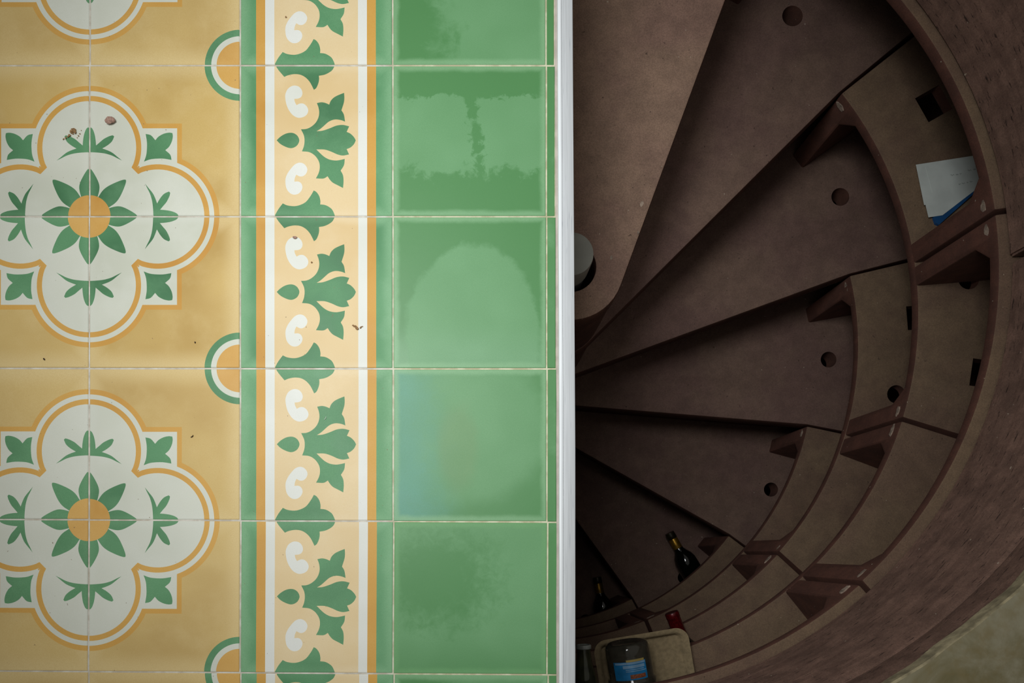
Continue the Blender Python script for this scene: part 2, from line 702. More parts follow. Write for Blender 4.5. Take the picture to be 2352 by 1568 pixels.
med = [('yellow', quat(y_out)), ('white', quat(w_out)), ('yellow', quat(ringin)), ('white', quat(inner))]
for k in range(4):
    med += [('green', petal(P_UP, 90 * k)), ('green', petal(P_DI, 45 + 90 * k)), ('green', rot(SPRIG, 90 * k)), ('green', rot(LEAF, 90 * k))]
med.append(('disc', circ(0, 0, 48.5, 56)))
qc = (348.5, 348.5)
med += [('green', circ(*qc, 82, 64)), ('white', circ(*qc, 67, 60)), ('disc', circ(*qc, 54.5, 56))]
TW = 346
tile_med = layered_tile('tile', TW, TW, med, 'tan', (-174.2, -174.2))

# border tile, traced in the pixels of one enlarged tile
K = 4.357


def bl(pts):
    return [((x - 62) / K - 174.2, -((y - 48) / K - 173.8)) for x, y in pts]


B_TOP = [(402, 30), (440, 90), (500, 162), (540, 145), (600, 134), (660, 140), (710, 166), (750, 207), (775, 250), (795, 292), (820, 272), (840, 225), (847, 185),
         (845, 150), (900, 140), (950, 116), (985, 85), (1008, 30)]
B_BOT = [(398, 1570), (440, 1495), (485, 1435), (530, 1455), (600, 1463), (660, 1450), (715, 1420), (755, 1370), (780, 1330), (793, 1305), (820, 1320), (848, 1360), (860, 1410),
         (858, 1445), (910, 1452), (960, 1480), (985, 1510), (1010, 1570)]
B_FL = [(666, 689), (720, 685), (770, 662), (815, 620), (840, 570), (848, 520), (841, 470), (825, 425), (870, 417), (910, 424), (948, 440), (965, 400), (1000, 365),
        (1050, 340), (1096, 322), (1099, 370), (1094, 420), (1070, 498), (1094, 540), (1106, 612), (1070, 598), (1020, 590), (980, 596), (940, 615), (900, 650), (860, 685), (822, 708),
        (880, 703), (950, 680), (1020, 652), (1085, 645), (1147, 659), (1122, 715), (1160, 733), (1195, 768), (1213, 800), (1195, 838), (1160, 872), (1122, 888),
        (1146, 942), (1085, 953), (1030, 942), (970, 915), (900, 893), (820, 892), (860, 932), (900, 967), (950, 993), (1010, 1003), (1060, 997), (1103, 987), (1095, 1050),
        (1062, 1105), (1085, 1150), (1091, 1210), (1086, 1280), (1040, 1256), (985, 1227), (955, 1197), (932, 1162), (890, 1185), (815, 1183), (840, 1135), (853, 1085),
        (850, 1030), (830, 985), (795, 945), (745, 918), (676, 911), (695, 860), (702, 805), (695, 750)]
B_DR = [(424, 800), (460, 765), (510, 735), (560, 724), (600, 731), (633, 757), (650, 800), (633, 845), (600, 871), (560, 879), (510, 864), (460, 836)]
B_C1 = [(509, 360), (520, 310), (545, 273), (590, 250), (640, 257), (672, 290), (681, 330), (668, 363), (640, 379), (600, 383), (605, 412), (622, 446), (655, 430), (692, 432),
        (725, 460), (739, 500), (725, 540), (690, 565), (640, 573), (590, 550), (550, 503), (522, 440)]
B_C2 = [(511, 1200), (530, 1138), (570, 1080), (610, 1040), (655, 1025), (700, 1040), (729, 1085), (720, 1130), (690, 1159), (655, 1163), (620, 1146), (605, 1180), (600, 1216),
        (640, 1215), (668, 1233), (681, 1270), (668, 1310), (635, 1340), (590, 1346), (550, 1325), (520, 1278)]


def stripe(x0, x1):
    return [(x - 174.2, y) for x, y in ((x0, -190), (x1, -190), (x1, 190), (x0, 190))]


bord = [('yellow', stripe(36.2, 57)), ('white2', stripe(57, 78)), ('field', stripe(78, 269.6)), ('white2', stripe(269.6, 290)), ('yellow', stripe(290, 310.5)),
        ('green', spline(bl(B_TOP), 3)), ('green', spline(bl(B_BOT), 3)), ('green', spline(bl(B_FL), 4, 42)), ('green', spline(bl(B_DR), 4, 60)),
        ('white2', spline(bl(B_C1), 4, 60)), ('white2', spline(bl(B_C2), 4, 60))]
tile_bord = layered_tile('tile', TW, TW, bord, 'bgreen', (0, 0))

ROWY = [(-548, 0), (-198, 0), (149.8, 0), (497, 0), (845.9, .001), (1195.5, .005), (1545, .007), (1895, .007), (2245, .007)]
COLX = [lambda y: -491, lambda y: -143 - .002 * (y - 500), lambda y: 205 - .0022 * (y - 500), lambda y: 551.6, lambda y: 902.8 + .0012 * (y - 800),
        lambda y: 1256 + .0022 * (y - 784), lambda y: 1278.5 + .0055 * (y - 784)]
green_rows = {0: 'mottled', 1: 'mottled', 2: 'streaked', 3: 'domed', 4: 'bluish', 5: 'blotched', 6: 'mottled', 7: 'domed'}
plain_cache = {}
for r in range(len(ROWY) - 1):
    for c in range(6):
        def corner(i, j):
            y0 = ROWY[j][0]
            x = COLX[i](y0)
            y = y0 + ROWY[j][1] * (x - 600)
            return x, y
        tl, tr, brr, blc = corner(c, r), corner(c + 1, r), corner(c + 1, r + 1), corner(c, r + 1)
        cx = (tl[0] + tr[0] + brr[0] + blc[0]) / 4
        cy = (tl[1] + tr[1] + brr[1] + blc[1]) / 4
        w = (tr[0] + brr[0] - tl[0] - blc[0]) / 2 - 3.4
        h = (blc[1] + brr[1] - tl[1] - tr[1]) / 2 - 3.4
        rz = -atan2(tr[1] - tl[1], tr[0] - tl[0])
        sx = sy = None
        if c <= 2:
            me = tile_med
            left = (c % 2 == 0)            # medallion centre on this tile's left (column 2, 0) or right (column 1)
            below = (r % 2 == 0)           # centre on its lower edge
            if left and below: q, sx, sy = 0, w, h
            elif left: q, sx, sy = -90, h, w
            elif below: q, sx, sy = 90, h, w
            else: q, sx, sy = 180, w, h
            rz += radians(q)
        elif c == 3:
            me, sx, sy = tile_bord, w, h
        else:
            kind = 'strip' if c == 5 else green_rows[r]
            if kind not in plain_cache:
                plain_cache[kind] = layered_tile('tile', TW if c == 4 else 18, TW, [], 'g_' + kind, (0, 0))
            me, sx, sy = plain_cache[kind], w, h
        o = bpy.data.objects.new('tile', me)
        COL.objects.link(o)
        o.parent = floor
        pz = wp(cx, cy)
        o.location = (pz.x, pz.y, random.uniform(-.0003, .0003))
        o.rotation_euler = (random.uniform(-.001, .001), random.uniform(-.001, .001), rz)
        bw = 18 if c == 5 else TW
        o.scale = (sx / bw, sy / TW, 1)

# ------------------------------------------------------------------ TRIM along the opening
def strip_box(name, xs, y0, y1, z0, z1, mat, parent, bev=.0012, jit=0):
    """strip following (px left, px right) at photo rows y0..y1"""
    ys = [y0 + (y1 - y0) * i / 24 for i in range(25)]
    le = [wp(xs[0](y) + random.uniform(-jit, jit), y) for y in ys]
    ri = [wp(xs[1](y), y) for y in ys]
    pts = [(p.x, p.y) for p in le] + [(p.x, p.y) for p in reversed(ri)]
    bm = prism_bm(pts, z0, z1)
    if bev:
        bevel(bm, bev, 2)
    return from_bm(name, bm, mat, parent)


tl_ = lambda y: 1279 + .0045 * (y - 0) if y < 1000 else 1283.2
tr_ = lambda y: 1314.2 + .0062 * y if y < 1050 else 1320.6
trim = empty('trim_1', (0, 0, 0))
tag(trim, kind='structure')
strip_box('frame_board', (lambda y: tl_(y) + 4, tr_), -600, 2200, -.10, .0045, M['frame'], trim)
strip_box('raised_lip', (tl_, lambda y: tl_(y) + 9), -600, 2200, -.004, .0065, M['lip'], trim, .0016)
strip_box('caulk_line', (lambda y: tl_(y) - 5.5, lambda y: tl_(y) + 1), -600, 2200, -.006, .0006, M['caulk'], trim, .0006, .5)

# ------------------------------------------------------------------ PIT SHELL
ZB = zl(9) - .02
n = 96
vs, fs = [], []
for i in range(n):
    for rr, z in ((ROUT, -.10), (ROUT, ZB), (ROUT + .08, ZB), (ROUT + .08, -.10)):
        x, y = pol(rr, 360 * i / n)
        vs.append((x, y, z))
for i in range(n):
    a, b = i * 4, ((i + 1) % n) * 4
    for j in range(4):
        fs.append((a + j, a + (j + 1) % 4, b + (j + 1) % 4, b + j))
tag(obj('wall_back', vs, fs, M['pitwall'], smooth=40), kind='structure')
tag(from_bm('floor_pit', prism_bm([pol(ROUT + .08, 360 * i / n) for i in range(n)], ZB - .1, ZB), M['pitwall'], smooth=None), kind='structure')

# collar: curved inner wall above the first ring, in segments
wall = empty('wall_right', (AX, AY, 0))
tag(wall, kind='structure')
ZC = zl(1)


def collar(a0, a1, proud):
    b = R + .0195 - proud
    prof = [(ROUT, ZC + .001), (b, ZC + .001), (b, -.124), (b + .003, -.113), (b + .005, -.107), (b + .001, -.097), (b + .001, -.034), (ROUT, -.034)]
    na = max(8, int(abs(a1 - a0) / 1.5))
    bm = bmesh.new()
    rows = []
    for i in range(na + 1):
        a = a0 + (a1 - a0) * i / na
        rows.append([bm.verts.new((pol(r_, a)[0] - AX, pol(r_, a)[1] - AY, z)) for r_, z in prof])
    for i in range(na):
        for j in range(len(prof)):
            j2 = (j + 1) % len(prof)
            bm.faces.new((rows[i][j], rows[i][j2], rows[i + 1][j2], rows[i + 1][j]))
    bm.faces.new(rows[0]); bm.faces.new(rows[-1][::-1])
    bmesh.ops.recalc_face_normals(bm, faces=bm.faces)
    es = [e for e in bm.edges if e.calc_face_angle(0) > radians(70)]
    bmesh.ops.bevel(bm, geom=es, offset=.004, segments=2, affect='EDGES')
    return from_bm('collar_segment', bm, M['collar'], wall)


collar(1.6, 58, .004)
collar(58.6, 100, 0)
collar(0.9, -100, 0)

# concrete apron outside the collar, with an irregular pale mortar bead on its edge
ap_in, ap_mid = [], []
vs, fs = [], []
na = 320
for i in range(na + 1):
    a = -94 + 188 * i / na
    ar = radians(a)
    j = .0012 * sin(ar * 9) + .0008 * sin(ar * 23 + 1) + .0004 * sin(ar * 61)
    for rr, z in ((R + .028, -.10), (R + .0168 + j, -.0325), (R + .0190 + j * 1.5, -.0298), (R + .06, -.029), (R + 1.5, -.029), (R + 1.5, -.10)):
        x, y = pol(rr, a)
        vs.append((x, y, z))
for i in range(na):
    for j in range(6):
        fs.append((i * 6 + j, (i + 1) * 6 + j, (i + 1) * 6 + (j + 1) % 6, i * 6 + (j + 1) % 6))
apron = obj('floor_apron', vs, fs, [M['apron'], M['mortar']], smooth=40)
for i, pg in enumerate(apron.data.polygons):
    if i % 6 in (0, 1):
        pg.material_index = 1
tag(apron, kind='structure')

# ------------------------------------------------------------------ SPIRAL STEPS
ORD = ['', 'topmost', 'second', 'third', 'fourth', 'fifth', 'sixth', 'seventh', 'eighth']
STEP_LABEL = {
    1: 'topmost pale brown concrete spiral step around the grey pole',
    2: 'second spiral step down, round hole near the top edge of the photo',
    3: 'third spiral step down, between the two wide upper steps and the ringed shelves',
    4: 'fourth spiral step down, pointing straight right from the white frame',
    5: 'fifth spiral step down, dark, slanting to lower right',
    6: 'sixth spiral step down, very dark, gold necked bottle lying on its outer end',
    7: 'seventh spiral step down, nearly black, at the lower white frame with a bottle on it',
}
TT = .05


def tangent(q, sign):
    d = (q[0] - PX_, q[1] - PY_)
    a = atan2(d[1], d[0])
    b = acos(RHUB / hypot(*d))
    return a + sign * b


for k in range(1, 8):
    th = theta(k)
    z = zl(k)
    root = empty('stair_step', (PX_, PY_, z))
    tag(root, STEP_LABEL[k], 'stair step', 'spiral steps of the cellar')
    q = pol(R, th)
    a_f = tangent(q, -1)
    back = th + DTH + 4.5
    qb = pol(ROUT - .004, back)
    a_b = tangent(qb, 1)
    while a_f < a_b:
        a_f += 2 * pi
    pts = []
    if True:
        pts.append(q)
        pts.append(pol(ROUT - .004, th + .25))
        for i in range(1, 13):
            pts.append(pol(ROUT - .004, th + .25 + (back - th - .25) * i / 12))
        for i in range(0, 21):
            a = a_b + (a_f - a_b) * i / 20
            pts.append((PX_ + RHUB * cos(a), PY_ + RHUB * sin(a)))
    pts = [(x - PX_, y - PY_) for x, y in pts]
    bm = prism_bm(pts, -TT, 0)
    bevel(bm, .005, 2)
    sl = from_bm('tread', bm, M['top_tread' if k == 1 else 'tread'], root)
    hx, hy = pol(1.058 * R, th + 13.7)
    cut(sl, [(circ(hx - PX_, hy - PY_, .0225, 28), -.2, .2), (circ(0, 0, .0460, 40), -.2, .2)])
    if k == 1:
        for (wx, wy, ws) in ((1474, 468, .007), (1466, 534, .004), (1377, 537, .0022), (1575, 70, .002), (1404, 592, .005), (1520, 383, .0018)):
            pc = wp(wx, wy, z)
            pts_ = [(pc.x - PX_ + ws * random.uniform(.4, 1) * cos(t) * .6, pc.y - PY_ + ws * random.uniform(.5, 1.1) * sin(t)) for t in [2 * pi * q_ / 10 for q_ in range(10)]]
            from_bm('worn_patch', prism_bm(pts_, -.001, .0003), M['smear'], root, smooth=None)
    # riser standing on the next step, a little behind the front edge
    fx, fy = q[0] - PX_, q[1] - PY_
    tx, ty = RHUB * cos(a_f), RHUB * sin(a_f)
    L = hypot(fx - tx, fy - ty)
    ux, uy = (fx - tx) / L, (fy - ty) / L
    nx, ny = -uy, ux                      # to the back of the step
    o1, o2 = .035, .075
    rp = [(tx + nx * o1 + ux * .058, ty + ny * o1 + uy * .058), (tx + ux * (L - .01) + nx * o1, ty + uy * (L - .01) + ny * o1),
          (tx + ux * (L - .01) + nx * o2, ty + uy * (L - .01) + ny * o2), (tx + nx * o2 + ux * .058, ty + ny * o2 + uy * .058)]
    bm = prism_bm(rp, -RISE + .0005, -TT)
    from_bm('riser', bm, M['tread'], root)
    v_, f_ = [], []
    nn = 40
    for rr, zz in ((.0460, -TT), (RHUB - .002, -TT), (RHUB - .002, -RISE + .0005), (.0460, -RISE + .0005)):
        for i in range(nn):
            v_.append((rr * cos(2 * pi * i / nn), rr * sin(2 * pi * i / nn), zz))
    for j in range(4):
        for i in range(nn):
            f_.append((j * nn + i, ((j + 1) % 4) * nn + i, ((j + 1) % 4) * nn + (i + 1) % nn, j * nn + (i + 1) % nn))
    obj('hub_collar', v_, f_, M['tread'], root, smooth=40)

# pole with a cap
pole = empty('stair_pole', (PX_ - .0060, PY_ + .002, ZB))
tag(pole, 'grey plastic pole with flat cap rising through the topmost step', 'pole')
ht = zl(1) + .026 - ZB
v_, f_ = lathe([(.0360, 0), (.0360, ht)], 40)
obj('pipe', v_, f_, M['pvc2'], pole, smooth=40)
v_, f_ = lathe([(.0382, ht - .028), (.0386, ht), (.0386, ht + .016), (.0378, ht + .0195), (.0345, ht + .021), (.012, ht + .0225)], 40)
obj('cap', v_, f_, M['pvc'], pole, smooth=40)

# ------------------------------------------------------------------ BOTTLE RINGS
SH_T, LEG = .022, .042
RING_LABEL = {
    (1, 0): 'highest curved bottle shelf at upper right, pale ledge below the collar',
    (1, 1): 'highest ring bottle shelf with pale ledge sweeping down the right side',
    (1, 2): 'highest ring bottle shelf with pale ledge at bottom, beside the pulp tray',
    (2, 0): 'second ring bottle shelf holding the white paper, square black hole in it',
    (2, 1): 'second ring bottle shelf curving from the right seam down to the tray',
    (2, 2): 'second ring bottle shelf under the clear glass bottle at bottom',
    (3, 0): 'third ring bottle shelf starting beside the third step, round hole at its back',
    (3, 1): 'third ring bottle shelf under the red capsule bottle, lower right',
    (4, 0): 'fourth ring bottle shelf starting beside the fourth step',
    (4, 1): 'fourth ring bottle shelf at bottom, above the tray and red capsule bottle',
    (5, 0): 'fifth ring bottle shelf, dark, over the body of the first gold bottle',
    (6, 0): 'sixth ring bottle shelf, nearly black, over the second gold necked bottle',
}
EXTRA = {(2, 0): [(1.147, 4.9)], (3, 0): [(1.134, -8.0)], (4, 0): [(1.12, -38)]}


def smear(parent, a, z, w, hgt, seed):
    """pale mortar chip on the front face of a divider"""
    rnd = random.Random(seed)
    pts = []
    m = 11
    for i in range(m):
        t = 2 * pi * i / m
        pts.append((cos(t) * w * rnd.uniform(.6, 1.1), sin(t) * hgt * rnd.uniform(.6, 1.1)))
    vs, fs = [], []
    for lay, rr in ((0, R + .003), (1, R - .0014)):
        for s, h in pts:
            sc = 1 if lay == 0 else .85
            x, y = pol(rr, a + math.degrees(s * sc / R))
            vs.append((x - AX, y - AY, z + h * sc))
    for i in range(m):
        fs.append((i, (i + 1) % m, m + (i + 1) % m, m + i))
    fs.append(tuple(range(m, 2 * m)))
    return obj('mortar_smear', vs, fs, M['smear'], parent, smooth=50)


for (k, i), lab in RING_LABEL.items():
    z = zl(k)
    a0 = theta(k) - MOD * i - .3
    a1 = theta(k) - MOD * (i + 1) + .3
    root = empty('bottle_shelf', (AX, AY, z))
    tag(root, lab, 'wine shelf', 'curved concrete shelves of the cellar')
    n = 36
    Ri = R + random.uniform(-.0015, .0015)
    CW = .072
    cwd = math.degrees(CW / R)
    b0, b1 = a0 - cwd, a1 + cwd
    pts = [pol(Ri, b0 + (b1 - b0) * j / n, 0, 0) for j in range(n + 1)]
    pts += [pol(ROUT - .003, b1 + (b0 - b1) * j / 20, 0, 0) for j in range(21)]
    bm = prism_bm(pts, -SH_T, 0)
    rim = [e for e in bm.edges if all(hypot(v.co.x, v.co.y) < Ri + .002 for v in e.verts) and abs(e.verts[0].co.z - e.verts[1].co.z) < 1e-5]
    bmesh.ops.bevel(bm, geom=rim, offset=.0045, segments=2, affect='EDGES', profile=.5)
    sl = from_bm('shelf_slab', bm, M['ring'], root)
    cuts = []
    for a in (a0 - 8.8, a1 + 8.8):
        ca, sa = cos(radians(a)), sin(radians(a))
        cx, cy = 1.2 * R * ca, 1.2 * R * sa
        s = .03
        cuts.append(([(cx + ca * s - sa * s, cy + sa * s + ca * s), (cx - ca * s - sa * s, cy - sa * s + ca * s),
                      (cx - ca * s + sa * s, cy - sa * s - ca * s), (cx + ca * s + sa * s, cy + sa * s - ca * s)], -.2, .2))
    for rr, a in EXTRA.get((k, i), []):
        cuts.append((circ(rr * R * cos(radians(a)), rr * R * sin(radians(a)), .023, 24), -.2, .2))
    cut(sl, cuts)
    # the two dividers carrying the slab
    for e, (a, sg) in enumerate(((a0, -1), (a1, 1))):
        # arch corner: leg, 45 degree haunch and the end of the slab, swept over the ring's depth
        SW = [0, .012, .024, .036, LEG, LEG + .010, LEG + .020, CW]
        def under(s_):
            if s_ <= LEG: return -RISE + .0006
            return -SH_T - .030 * (CW - s_) / (CW - LEG)
        bm = bmesh.new()
        sec = [(s_, 0.0) for s_ in SW] + [(CW, -SH_T)] + [(s_, under(s_)) for s_ in reversed(SW[5:-1])] + [(LEG, -SH_T - .030)] + [(s_, -RISE + .0006) for s_ in reversed(SW[:5])]
        fr, bk = [], []
        for s_, zz in sec:
            ang = a + sg * math.degrees(s_ / R)
            x, y = pol(Ri, ang, 0, 0)
            fr.append(bm.verts.new((x, y, zz)))
            x2, y2 = pol(ROUT - .003, ang, 0, 0)
            bk.append(bm.verts.new((x2, y2, zz)))
        m = len(sec)
        bm.faces.new(fr); bm.faces.new(bk[::-1])
        for j in range(m):
            bm.faces.new((fr[j], fr[(j + 1) % m], bk[(j + 1) % m], bk[j]))
        bmesh.ops.recalc_face_normals(bm, faces=bm.faces)
        es = []
        for j in range(m):
            p, q_ = sec[j], sec[(j + 1) % m]
            if p[0] == CW and q_[0] == CW: continue          # flush joint with the slab
            if p[1] < -RISE + .01 and q_[1] < -RISE + .01: continue
            es.append(bm.edges.get((fr[j], fr[(j + 1) % m])))
        es += [bm.edges.get((fr[0], bk[0]))]
        bmesh.ops.bevel(bm, geom=es, offset=.0045, segments=2, affect='EDGES', profile=.5)
        from_bm('divider', bm, M['ring'], root)
        if k <= 4 and not (k == 1 and i == 0 and e == 0):
            smear(root, a + sg * math.degrees(.018 / R), -.022, .016, .0065, k * 10 + i * 2 + e)

# ------------------------------------------------------------------ BOTTLES
def place(root, tip, dirpx, z, tipz=None):
    """lie a z-up lathe with its mouth at photo point tip and its axis along dirpx (photo direction from mouth to base)"""
    p = wp(tip[0], tip[1], z)
    d = Vector((dirpx[0], -dirpx[1], 0)).normalized()
    root.location = p + d * root['len']
    root.rotation_euler = (-d).to_track_quat('Z', 'Y').to_euler()
    del root['len']


def wine_bottle(label, tip, dirpx, zrest, gold):
    root = empty('wine_bottle')
    tag(root, label, 'bottle', 'wine bottles lying in the cellar')
    Lb = .30
    root['len'] = Lb
    body = [(.02, .004), (.034, .0), (.0375, .004), (.0378, .17), (.0365, .19), (.031, .208), (.022, .222), (.0165, .233), (.0150, .25), (.0145, .283)]
    v_, f_ = lathe(body, 32)
    obj('glass_body', v_, f_, M['glass'], root, smooth=50)
    if gold:
        v_, f_ = lathe([(.0158, .236), (.0160, .238), (.0157, .276), (.0154, .2765)], 28)
        obj('foil_band', v_, f_, M['gold'], root, smooth=50)
        v_, f_ = lathe([(.0158, .276), (.0166, .277), (.0166, .288), (.0158, .2995), (.010, .30)], 28)
        obj('capsule_top', v_, f_, M['capdark'], root, smooth=50)
    else:
        v_, f_ = lathe([(.0165, .225), (.0170, .227), (.0162, .285), (.0168, .286), (.0168, .298), (.016, .2995)], 28)
        obj('capsule', v_, f_, M['red'], root, smooth=50)
        v_, f_ = lathe([(.0160, .2994), (.0155, .3004)], 28)
        obj('capsule_top', v_, f_, M['redtop'], root, smooth=50)
    place(root, tip, dirpx, zrest + .038)
    return root


wine_bottle('dark wine bottle with gold foil neck lying on the sixth step, pointing up left', (1537, 1223), (.50, .87), zl(6), True)
wine_bottle('dark wine bottle with gold foil neck lying on the seventh step near the white frame', (1371, 1325), (.19, .98), zl(7), True)
wine_bottle('dark wine bottle with shiny red capsule sticking out above the pulp tray', (1542, 1406), (.36, .933), zl(3), False)

# pulp tray on the second ring
ZT = zl(2)
tray = empty('pulp_tray')
tag(tray, 'beige moulded paper pulp tray lying on the shelf at bottom under the blue-labelled bottle', 'tray')
tz = ZT + .001
c0 = wp(1478, 1548, tz)
tray.location = c0
ta = radians(9.5)
tray.rotation_euler = (0, 0, ta)
# tray as height field with rounded rim: local x right, y up (photo); width .215, depth .19
W_, D_ = .205, .185
NXg, NYg = 56, 48


def tray_h(x, y):
    ex = W_ / 2 - abs(x)
    ey = D_ / 2 - abs(y)
    e = min(ex, ey)
    hgt = .026
    # flat rim, step down, then cups with ridges
    s = max(0, min(1, (e - .010) / .006))
    s = s * s * (3 - 2 * s)
    inner = .006 + .008 * (.5 + .5 * cos(x / .047 * pi * 1.0)) ** 2 * (.6 + .4 * cos(y / .03 * pi)) + .003 * max(0, min(1, (.05 - e) / .03))
    return hgt * (1 - s) + inner * s


vs, fs = [], []
rc = .028
for j in range(NYg + 1):
    for i in range(NXg + 1):
        x = -W_ / 2 + W_ * i / NXg
        y = -D_ / 2 + D_ * j / NYg
        hx = tray_h(x, y)
        # round the corners
        qx, qy = abs(x) - (W_ / 2 - rc), abs(y) - (D_ / 2 - rc)
        if qx > 0 and qy > 0:
            m_ = max(qx, qy); l_ = hypot(qx, qy)
            if l_ > 0:
                f_s = m_ / l_
                x = math.copysign(W_ / 2 - rc + qx * f_s, x)
                y = math.copysign(D_ / 2 - rc + qy * f_s, y)
        vs.append((x, y, hx))
N1 = len(vs)
for x, y, z_ in vs[:N1]:
    pass
vs += [(x * .985, y * .985, max(0.0, z_ - .0025)) for x, y, z_ in vs[:N1]]
for j in range(NYg):
    for i in range(NXg):
        a = j * (NXg + 1) + i
        q4 = (a, a + 1, a + NXg + 2, a + NXg + 1)
        fs.append(q4)
        fs.append(tuple(N1 + t for t in reversed(q4)))
bd = [i for i in range(NXg + 1)] + [j * (NXg + 1) + NXg for j in range(1, NYg + 1)] + [NYg * (NXg + 1) + i for i in range(NXg - 1, -1, -1)] + [j * (NXg + 1) for j in range(NYg - 1, 0, -1)]
for t in range(len(bd)):
    a, b = bd[t], bd[(t + 1) % len(bd)]
    fs.append((b, a, N1 + a, N1 + b))
obj('tray_shell', vs, fs, M['pulp'], tray, smooth=60)

# fat bottle with blue label lying on the tray, base inward
jar = empty('labelled_bottle')
tag(jar, 'squat dark glass bottle with blue label lying on the pulp tray', 'bottle')
jr = .0455
JL = .20
v_, f_ = lathe([(.022, .006), (.036, .001), (.042, .004), (jr - .001, .012), (jr, .024), (jr, .072), (jr + .0035, .076), (jr + .0035, .088), (jr, .092), (jr, .125), (jr - .006, .14), (.018, .158), (.014, .165), (.014, .19), (.017, .192), (.017, .20)], 40)
obj('glass_body', v_, f_, M['jar'], jar, smooth=50)
pj = wp(1437, 1472, ZT + .0255 + jr)
dj = Vector((.17, -.985, 0)).normalized()
jar.location = pj
jar.rotation_euler = dj.to_track_quat('Z', 'Y').to_euler()


def label_patch(name, a0, a1, z0, z1, rr, mat, parent, n=14):
    vs, fs = [], []
    for i in range(n + 1):
        a = radians(a0 + (a1 - a0) * i / n)
        for r_, z_ in ((rr, z0), (rr, z1), (rr - .0004, z1), (rr - .0004, z0)):
            vs.append((r_ * cos(a), r_ * sin(a), z_))
    for i in range(n):
        for j in range(4):
            fs.append((i * 4 + j, i * 4 + (j + 1) % 4, i * 4 + 4 + (j + 1) % 4, i * 4 + 4 + j))
    fs.append((0, 3, 2, 1)); fs.append((n * 4, n * 4 + 1, n * 4 + 2, n * 4 + 3))
    return obj(name, vs, fs, mat, parent, smooth=30)


# local angle that looks up at the camera
bpy.context.view_layer.update()
inv = jar.rotation_euler.to_matrix().inverted()
up = inv @ Vector((0, 0, 1))
lf = inv @ Vector((-1, 0, 0))
ua = math.degrees(atan2(up.y, up.x))
sgn = 1 if ((cos(radians(ua + 90)) * lf.x + sin(radians(ua + 90)) * lf.y) > 0) else -1


def lp(name, l, r, z0, z1, lift, mat, par):      # l, r: degrees to the left of straight up
    a, b = ua + sgn * l, ua + sgn * r
    return label_patch(name, min(a, b), max(a, b), z0, z1, jr + lift, mat, par)


lab = lp('label', 55, -30, .034, .071, .0008, M['lab_blue'], jar)
lab2 = lp('label', 52, -30, .093, .124, .0008, M['lab_blue'], jar)
lp('label_band', 20, -26, .030, .0345, .0012, M['lab_yel'], lab)
lp('label_print', 50, -28, .035, .039, .0012, M['lab_pale'], lab)
lp('label_print', 30, -25, .041, .047, .0012, M['lab_pale'], lab)
lp('label_print', 24, -22, .049, .0505, .0012, M['lab_pale'], lab)
lp('label_print', 24, -28, .0525, .054, .0012, M['lab_pale'], lab)
lp('label_print', 15, -24, .060, .068, .0012, M['lab_brn'], lab)

# clear glass bottle at the very left, mouth inward
cb = empty('clear_bottle')
tag(cb, 'greenish clear glass bottle with open rim beside the tray, against the white frame', 'bottle')
v_, f_ = lathe([(.022, 0), (.027, .004), (.028, .10), (.026, .13), (.0215, .15), (.0165, .168), (.0150, .185), (.0145, .202), (.0125, .202), (.0128, .186), (.0145, .168), (.0195, .15), (.024, .13), (.026, .10), (.025, .008), (.004, .006)], 36)
obj('glass_body', v_, f_, M['clear'], cb, smooth=50)
v_, f_ = lathe([(.0146, .196), (.0165, .197), (.0165, .2035), (.0150, .205), (.0126, .205), (.0126, .196)], 36)
f_ = f_[:-2] + [tuple([i, (i + 1) % 36, 5 * 36 + (i + 1) % 36, 5 * 36 + i]) for i in range(36)]
obj('glass_rim', v_, f_, M['rim'], cb, smooth=50)
cb['len'] = .204
place(cb, (1340, 1481), (.04, .99), ZT + .0285)

# ------------------------------------------------------------------ PAPER in the second ring
def flat_sheet(name, pxs, z0, z1, mat, parent):
    pts = [wp(x, y, z1) for x, y in pxs]
    bm = prism_bm([(p.x, p.y) for p in pts], z0, z1)
    return from_bm(name, bm, mat, parent, smooth=None)


zp = zl(2)
paper = tag(empty('paper_sheet'), 'creased white paper with faded handwriting lying in the second ring shelf', 'paper')
sheet = flat_sheet('sheet', [(2104, 378), (2290, 349), (2290, 405), (2243, 434), (2165, 494), (2133, 499), (2126, 470), (2123, 471)], zp + .0062, zp + .0068, M['paper'], paper)
flat_sheet('crease', [(2126, 384), (2128, 384), (2144, 443), (2142, 444)], zp + .0068, zp + .0071, M['paper'], sheet)
for (x, y, w) in ((2187, 402, 9), (2198, 401, 6), (2206, 399, 5), (2226, 391, 10), (2238, 389, 6), (2204, 423, 5), (2212, 421, 8), (2222, 419, 4), (2230, 417, 7)):
    flat_sheet('handwriting', [(x - w / 2, y + 1), (x - w / 4, y - 2), (x, y + .5), (x + w / 3, y - 2.2), (x + w / 2, y - .5), (x + w / 2, y + .8), (x + w / 3, y - .8), (x, y + 2), (x - w / 4, y - .6)],
               zp + .0068, zp + .0070, M['ink'], sheet)
card = flat_sheet('blue_card', [(2120, 420), (2240, 380), (2251, 432), (2157, 516), (2150, 512)], zp + .0004, zp + .006, M['blue'], None)
tag(card, 'blue card poking out from under the white paper', 'card')

